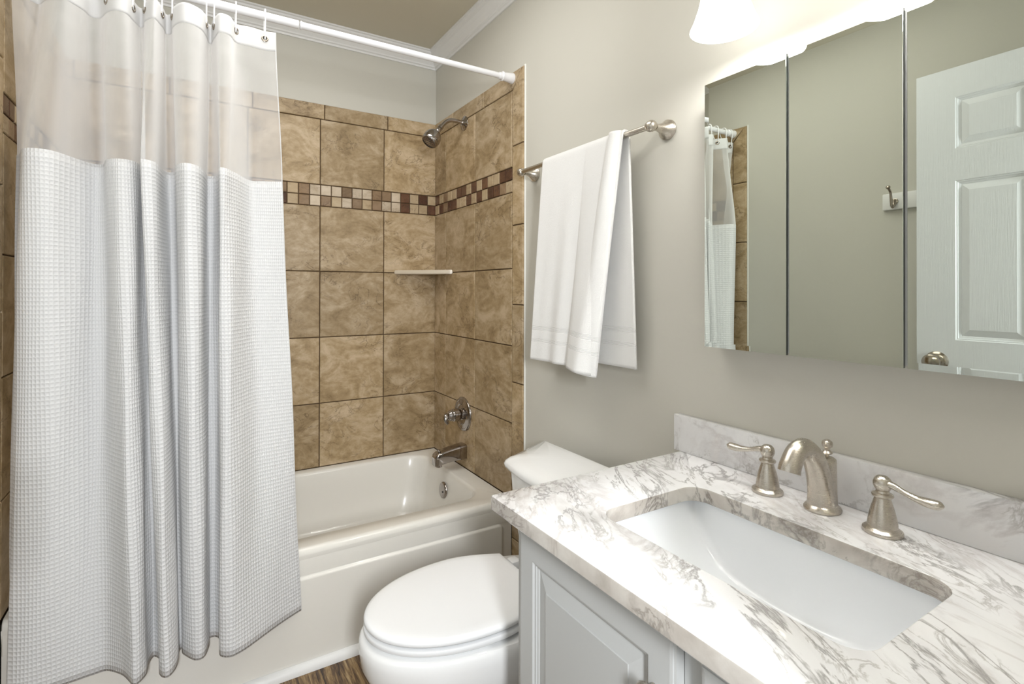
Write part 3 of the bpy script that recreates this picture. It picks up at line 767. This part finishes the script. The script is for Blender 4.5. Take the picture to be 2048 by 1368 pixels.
loft(bm, [ell(-.071,.800,.0250,.0230), ell(-.070,.83,.0235,.0212), ell(-.069,.86,.0240,.0200), ell(-.069,.880,.0250,.0195), ell(-.069,.8865,.0240,.0187), ell(-.0695,.8895,.020,.0155), ell(-.07,.8903,.008,.007)])
setp(link('spout', bm, NICKEL, None, True, 50), fc)
bm = bmesh.new(); lathe(bm, [(.003,0),(.003,.006),(.0085,.008),(.0095,.010),(.007,.013),(.0045,.015),(.0050,.018),(.0085,.021),(.0095,.026),(.0085,.031),(.004,.0345),(0,.035)], (-.058,-1.953,.8875), (0,0,1), 24); setp(link('lift_rod', bm, NICKEL), fc)
def handle(y, s, label):
    o0 = Vector((-.085, y, .7922))
    bm = bmesh.new(); lathe(bm, [(.0222,.010),(.0215,.018),(.0195,.030),(.0165,.043),(.0130,.055),(.0115,.060),(.0150,.062),(.0160,.0645),(.0150,.067),(.0105,.069),(.0095,.072),(.011,.075),(.0135,.081),(.0138,.086),(.0120,.092),(.0075,.0965),(0,.098)], o0, (0,0,1), 36); h = setp(link('handle', bm, NICKEL), fc)
    h['label'] = label
    bpy.context.view_layer.update(); inv = h.matrix_world.inverted()
    bm = bmesh.new(); lathe(bm, [(.0285,0),(.0295,.002),(.029,.006),(.025,.009),(.023,.0105),(.0225,.012)], o0, (0,0,1), 36); c1 = link('handle_base', bm, NICKEL)
    bm = bmesh.new(); d = Vector((-.10, s, 0)).normalized()
    P = [o0+d*a+Vector((0,0,h_)) for a, h_ in ((0,.086),(.016,.085),(.032,.080),(.050,.076),(.066,.075),(.080,.076),(.0865,.0765))]
    tube(bm, P, [.0085,.0072,.0058,.0070,.0095,.0088,.0022], 20, 8, flat=(1,.8), up=(0,0,1)); c2 = link('lever', bm, NICKEL)
    for c in (c1, c2): c.parent = h; c.matrix_parent_inverse = inv
handle(-1.8515, 1, 'lever handle pointing left toward the toilet')
handle(-2.0550, -1, 'lever handle pointing right')

# ------------------------------------------------------------------ mirrored medicine cabinet
MX = -.055
mc = thing('medicine_cabinet', 'wide wall cabinet with three tall mirror doors, over the faucet', 'mirror cabinet', (0, -1.98, 1.07))
my = [-1.679, -1.8755, -2.0765, -2.276]
mz0, mz1 = 1.074, 1.697
bm = bmesh.new(); box(bm, (MX+.008, my[3]+.004, mz0+.004), (-.0008, my[0]-.004, mz1-.004)); setp(link('cabinet_box', bm, mat('cabinet_white_steel', (.72,.72,.70), .4), None, False), mc)
for i in range(3):
    a, b = my[i]-(.003 if i else 0), my[i+1]+(.003 if i < 2 else 0)
    bm = bmesh.new()
    def ring(ins, x):
        ia = ins if i == 0 else min(ins, .0004); ib = ins if i == 2 else min(ins, .0004)
        return [Vector((x, a-ia, mz0+ins)), Vector((x, b+ib, mz0+ins)), Vector((x, b+ib, mz1-ins)), Vector((x, a-ia, mz1-ins))]
    loft(bm, [ring(0, MX+.0075), ring(0, MX+.0004), ring(.0115, MX), ring(.012, MX)])
    for f in bm.faces:
        if abs(f.normal.x) < .5: f.material_index = 1
    o = setp(link('mirror_door', bm, [MIRROR, EDGEM], None, False), mc)

# ------------------------------------------------------------------ vanity light above the mirror
vl = thing('vanity_light', 'wall light bar with white bell glass shades above the mirror cabinet', 'wall light', (0, -1.985, 1.98))
bm = bmesh.new(); box(bm, (-.022, -2.31, 1.975), (-.0008, -1.74, 2.045), .006); setp(link('backplate', bm, NICKEL), vl)
for y in (-1.790, -2.025, -2.260):
    bm = bmesh.new(); tube(bm, [(-.02,y,2.01),(-.07,y,2.018),(-.12,y,2.005),(-.14,y,1.965)], .007, 12); lathe(bm, [(.018,0),(.026,-.012),(.026,-.035)], (-.14,y,1.967), (0,0,1), 28); setp(link('arm', bm, NICKEL), vl)
    bm = bmesh.new(); pr = [(.027,.175),(.031,.160),(.036,.125),(.042,.085),(.051,.045),(.061,.016),(.067,.003),(.068,0)]
    lathe(bm, pr, (-.14,y,1.762), (0,0,1), 44, 0, False)
    o = setp(link('glass_shade', bm, SHADE), vl); md = o.modifiers.new('th', 'SOLIDIFY'); md.thickness = .003; md.offset = -1
    l = bpy.data.lights.new('bulb_light', 'POINT'); l.energy = LAMP_P; l.color = (1, .985, .965); l.shadow_soft_size = .028
    lo = bpy.data.objects.new('bulb_light', l); col.objects.link(lo); lo.location = (-.14, y, 1.785); setp(lo, vl)

# ------------------------------------------------------------------ what the mirror shows: hook rail and open door
hr = thing('hook_rail', 'white wooden rail with a nickel coat hook, seen in the mirror beside the door', 'hook rail', (-W, -1.7, 1.58))
bm = bmesh.new(); box(bm, (-W+.0008, -2.05, 1.545), (-W+.018, -1.452, 1.613), .004); setp(link('rail_board', bm, TRIM), hr)
for y in (-1.497, -1.72, -1.94):
    bm = bmesh.new(); lathe(bm, [(.013,0),(.013,.002),(.010,.004)], (-W+.018,y,1.577), (1,0,0), 20)
    tube(bm, [(-W+.020,y,1.585),(-W+.028,y,1.560),(-W+.045,y,1.556),(-W+.050,y,1.580),(-W+.056,y,1.610),(-W+.075,y,1.628)], [.007,.0065,.005,.005,.0045,.005], 12)
    lathe(bm, [(.004,0),(.008,.004),(.008,.009),(.004,.012),(0,.013)], (-W+.072,y,1.626), (.7,0,.6), 14)
    tube(bm, [(-W+.024,y,1.568),(-W+.036,y,1.552),(-W+.046,y,1.560)], [.006,.005,.006], 10)
    setp(link('coat_hook', bm, NICKD), hr)

# door leaf, local frame: u along leaf from free edge, n = normal facing the room
ang = math.radians(1.6)
dr = tag(bpy.data.objects.new('door_1', None), 'open white six-panel door against the left wall, seen in the mirror', 'door', None, 'structure'); col.objects.link(dr)
dr.location = (-1.435, -1.603, .008); dr.rotation_euler = (0, 0, ang)
DW, DH, DT = .757, 2.022, .035
bm = bmesh.new()
st_, ms, wpan = .117, .118, .2025
us = [st_, st_+wpan, st_+wpan+ms, DW-st_]
vs = [.20, .80, .905, 1.612, 1.720, 1.915]   # lower, mid and top panels
rects = []
for a, b in ((us[0], us[1]), (us[2], us[3])):
    for c, d in ((vs[0], vs[1]-.0), (1.020-.0, 1.605), (1.722, 1.912)): rects.append((a, b, c, d))
rects = [(a, b, (.23 if c == vs[0] else c), (.86 if c == vs[0] else d)) for a, b, c, d in rects]
for sgn, xf in ((1, DT/2), (-1, -DT/2)):
    uc = sorted({0, DW, *us}); vc = sorted({0, DH, *[r[2] for r in rects], *[r[3] for r in rects]})
    for i in range(len(uc)-1):
        for j in range(len(vc)-1):
            a, b, c, d = uc[i], uc[i+1], vc[j], vc[j+1]
            if any(abs(a-r[0]) < 1e-6 and abs(c-r[2]) < 1e-6 for r in rects):
                def ring(ins, dep): return [Vector((xf-sgn*dep, -(a+ins), c+ins)), Vector((xf-sgn*dep, -(b-ins), c+ins)), Vector((xf-sgn*dep, -(b-ins), d-ins)), Vector((xf-sgn*dep, -(a+ins), d-ins))]
                loft(bm, [ring(i_, d_) for i_, d_ in ((0,0),(.003,.003),(.006,.003),(.008,.006),(.014,.0075),(.016,.009),(.038,.002),(.039,.0015))], False, True)
            else: bm.faces.new([bm.verts.new(Vector((xf, -p, q))) for p, q in ((a,c),(b,c),(b,d),(a,d))])
for P in ([(0,0),(0,DH)], [(DW,0),(DW,DH)], [(0,0),(DW,0)], [(0,DH),(DW,DH)]):
    (a, c), (b, d) = P
    bm.faces.new([bm.verts.new(Vector(q)) for q in ((DT/2,-a,c),(DT/2,-b,d),(-DT/2,-b,d),(-DT/2,-a,c))])
bmesh.ops.remove_doubles(bm, verts=bm.verts, dist=1e-5); bmesh.ops.recalc_face_normals(bm, faces=bm.faces)
leaf = link('door_leaf', bm, DOORP, dr, False)
for sgn in (1, -1):
    bm = bmesh.new(); lathe(bm, [(.036,0),(.036,.003),(.030,.009),(.022,.012),(.013,.014),(.0115,.022),(.015,.030),(.024,.037),(.0285,.046),(.027,.054),(.018,.060),(.006,.0625),(0,.063)], (sgn*DT/2, -.062, .937), (sgn,0,0), 36)
    o = link('door_knob', bm, NICKD, dr); o['label'] = 'dark nickel round door knob'
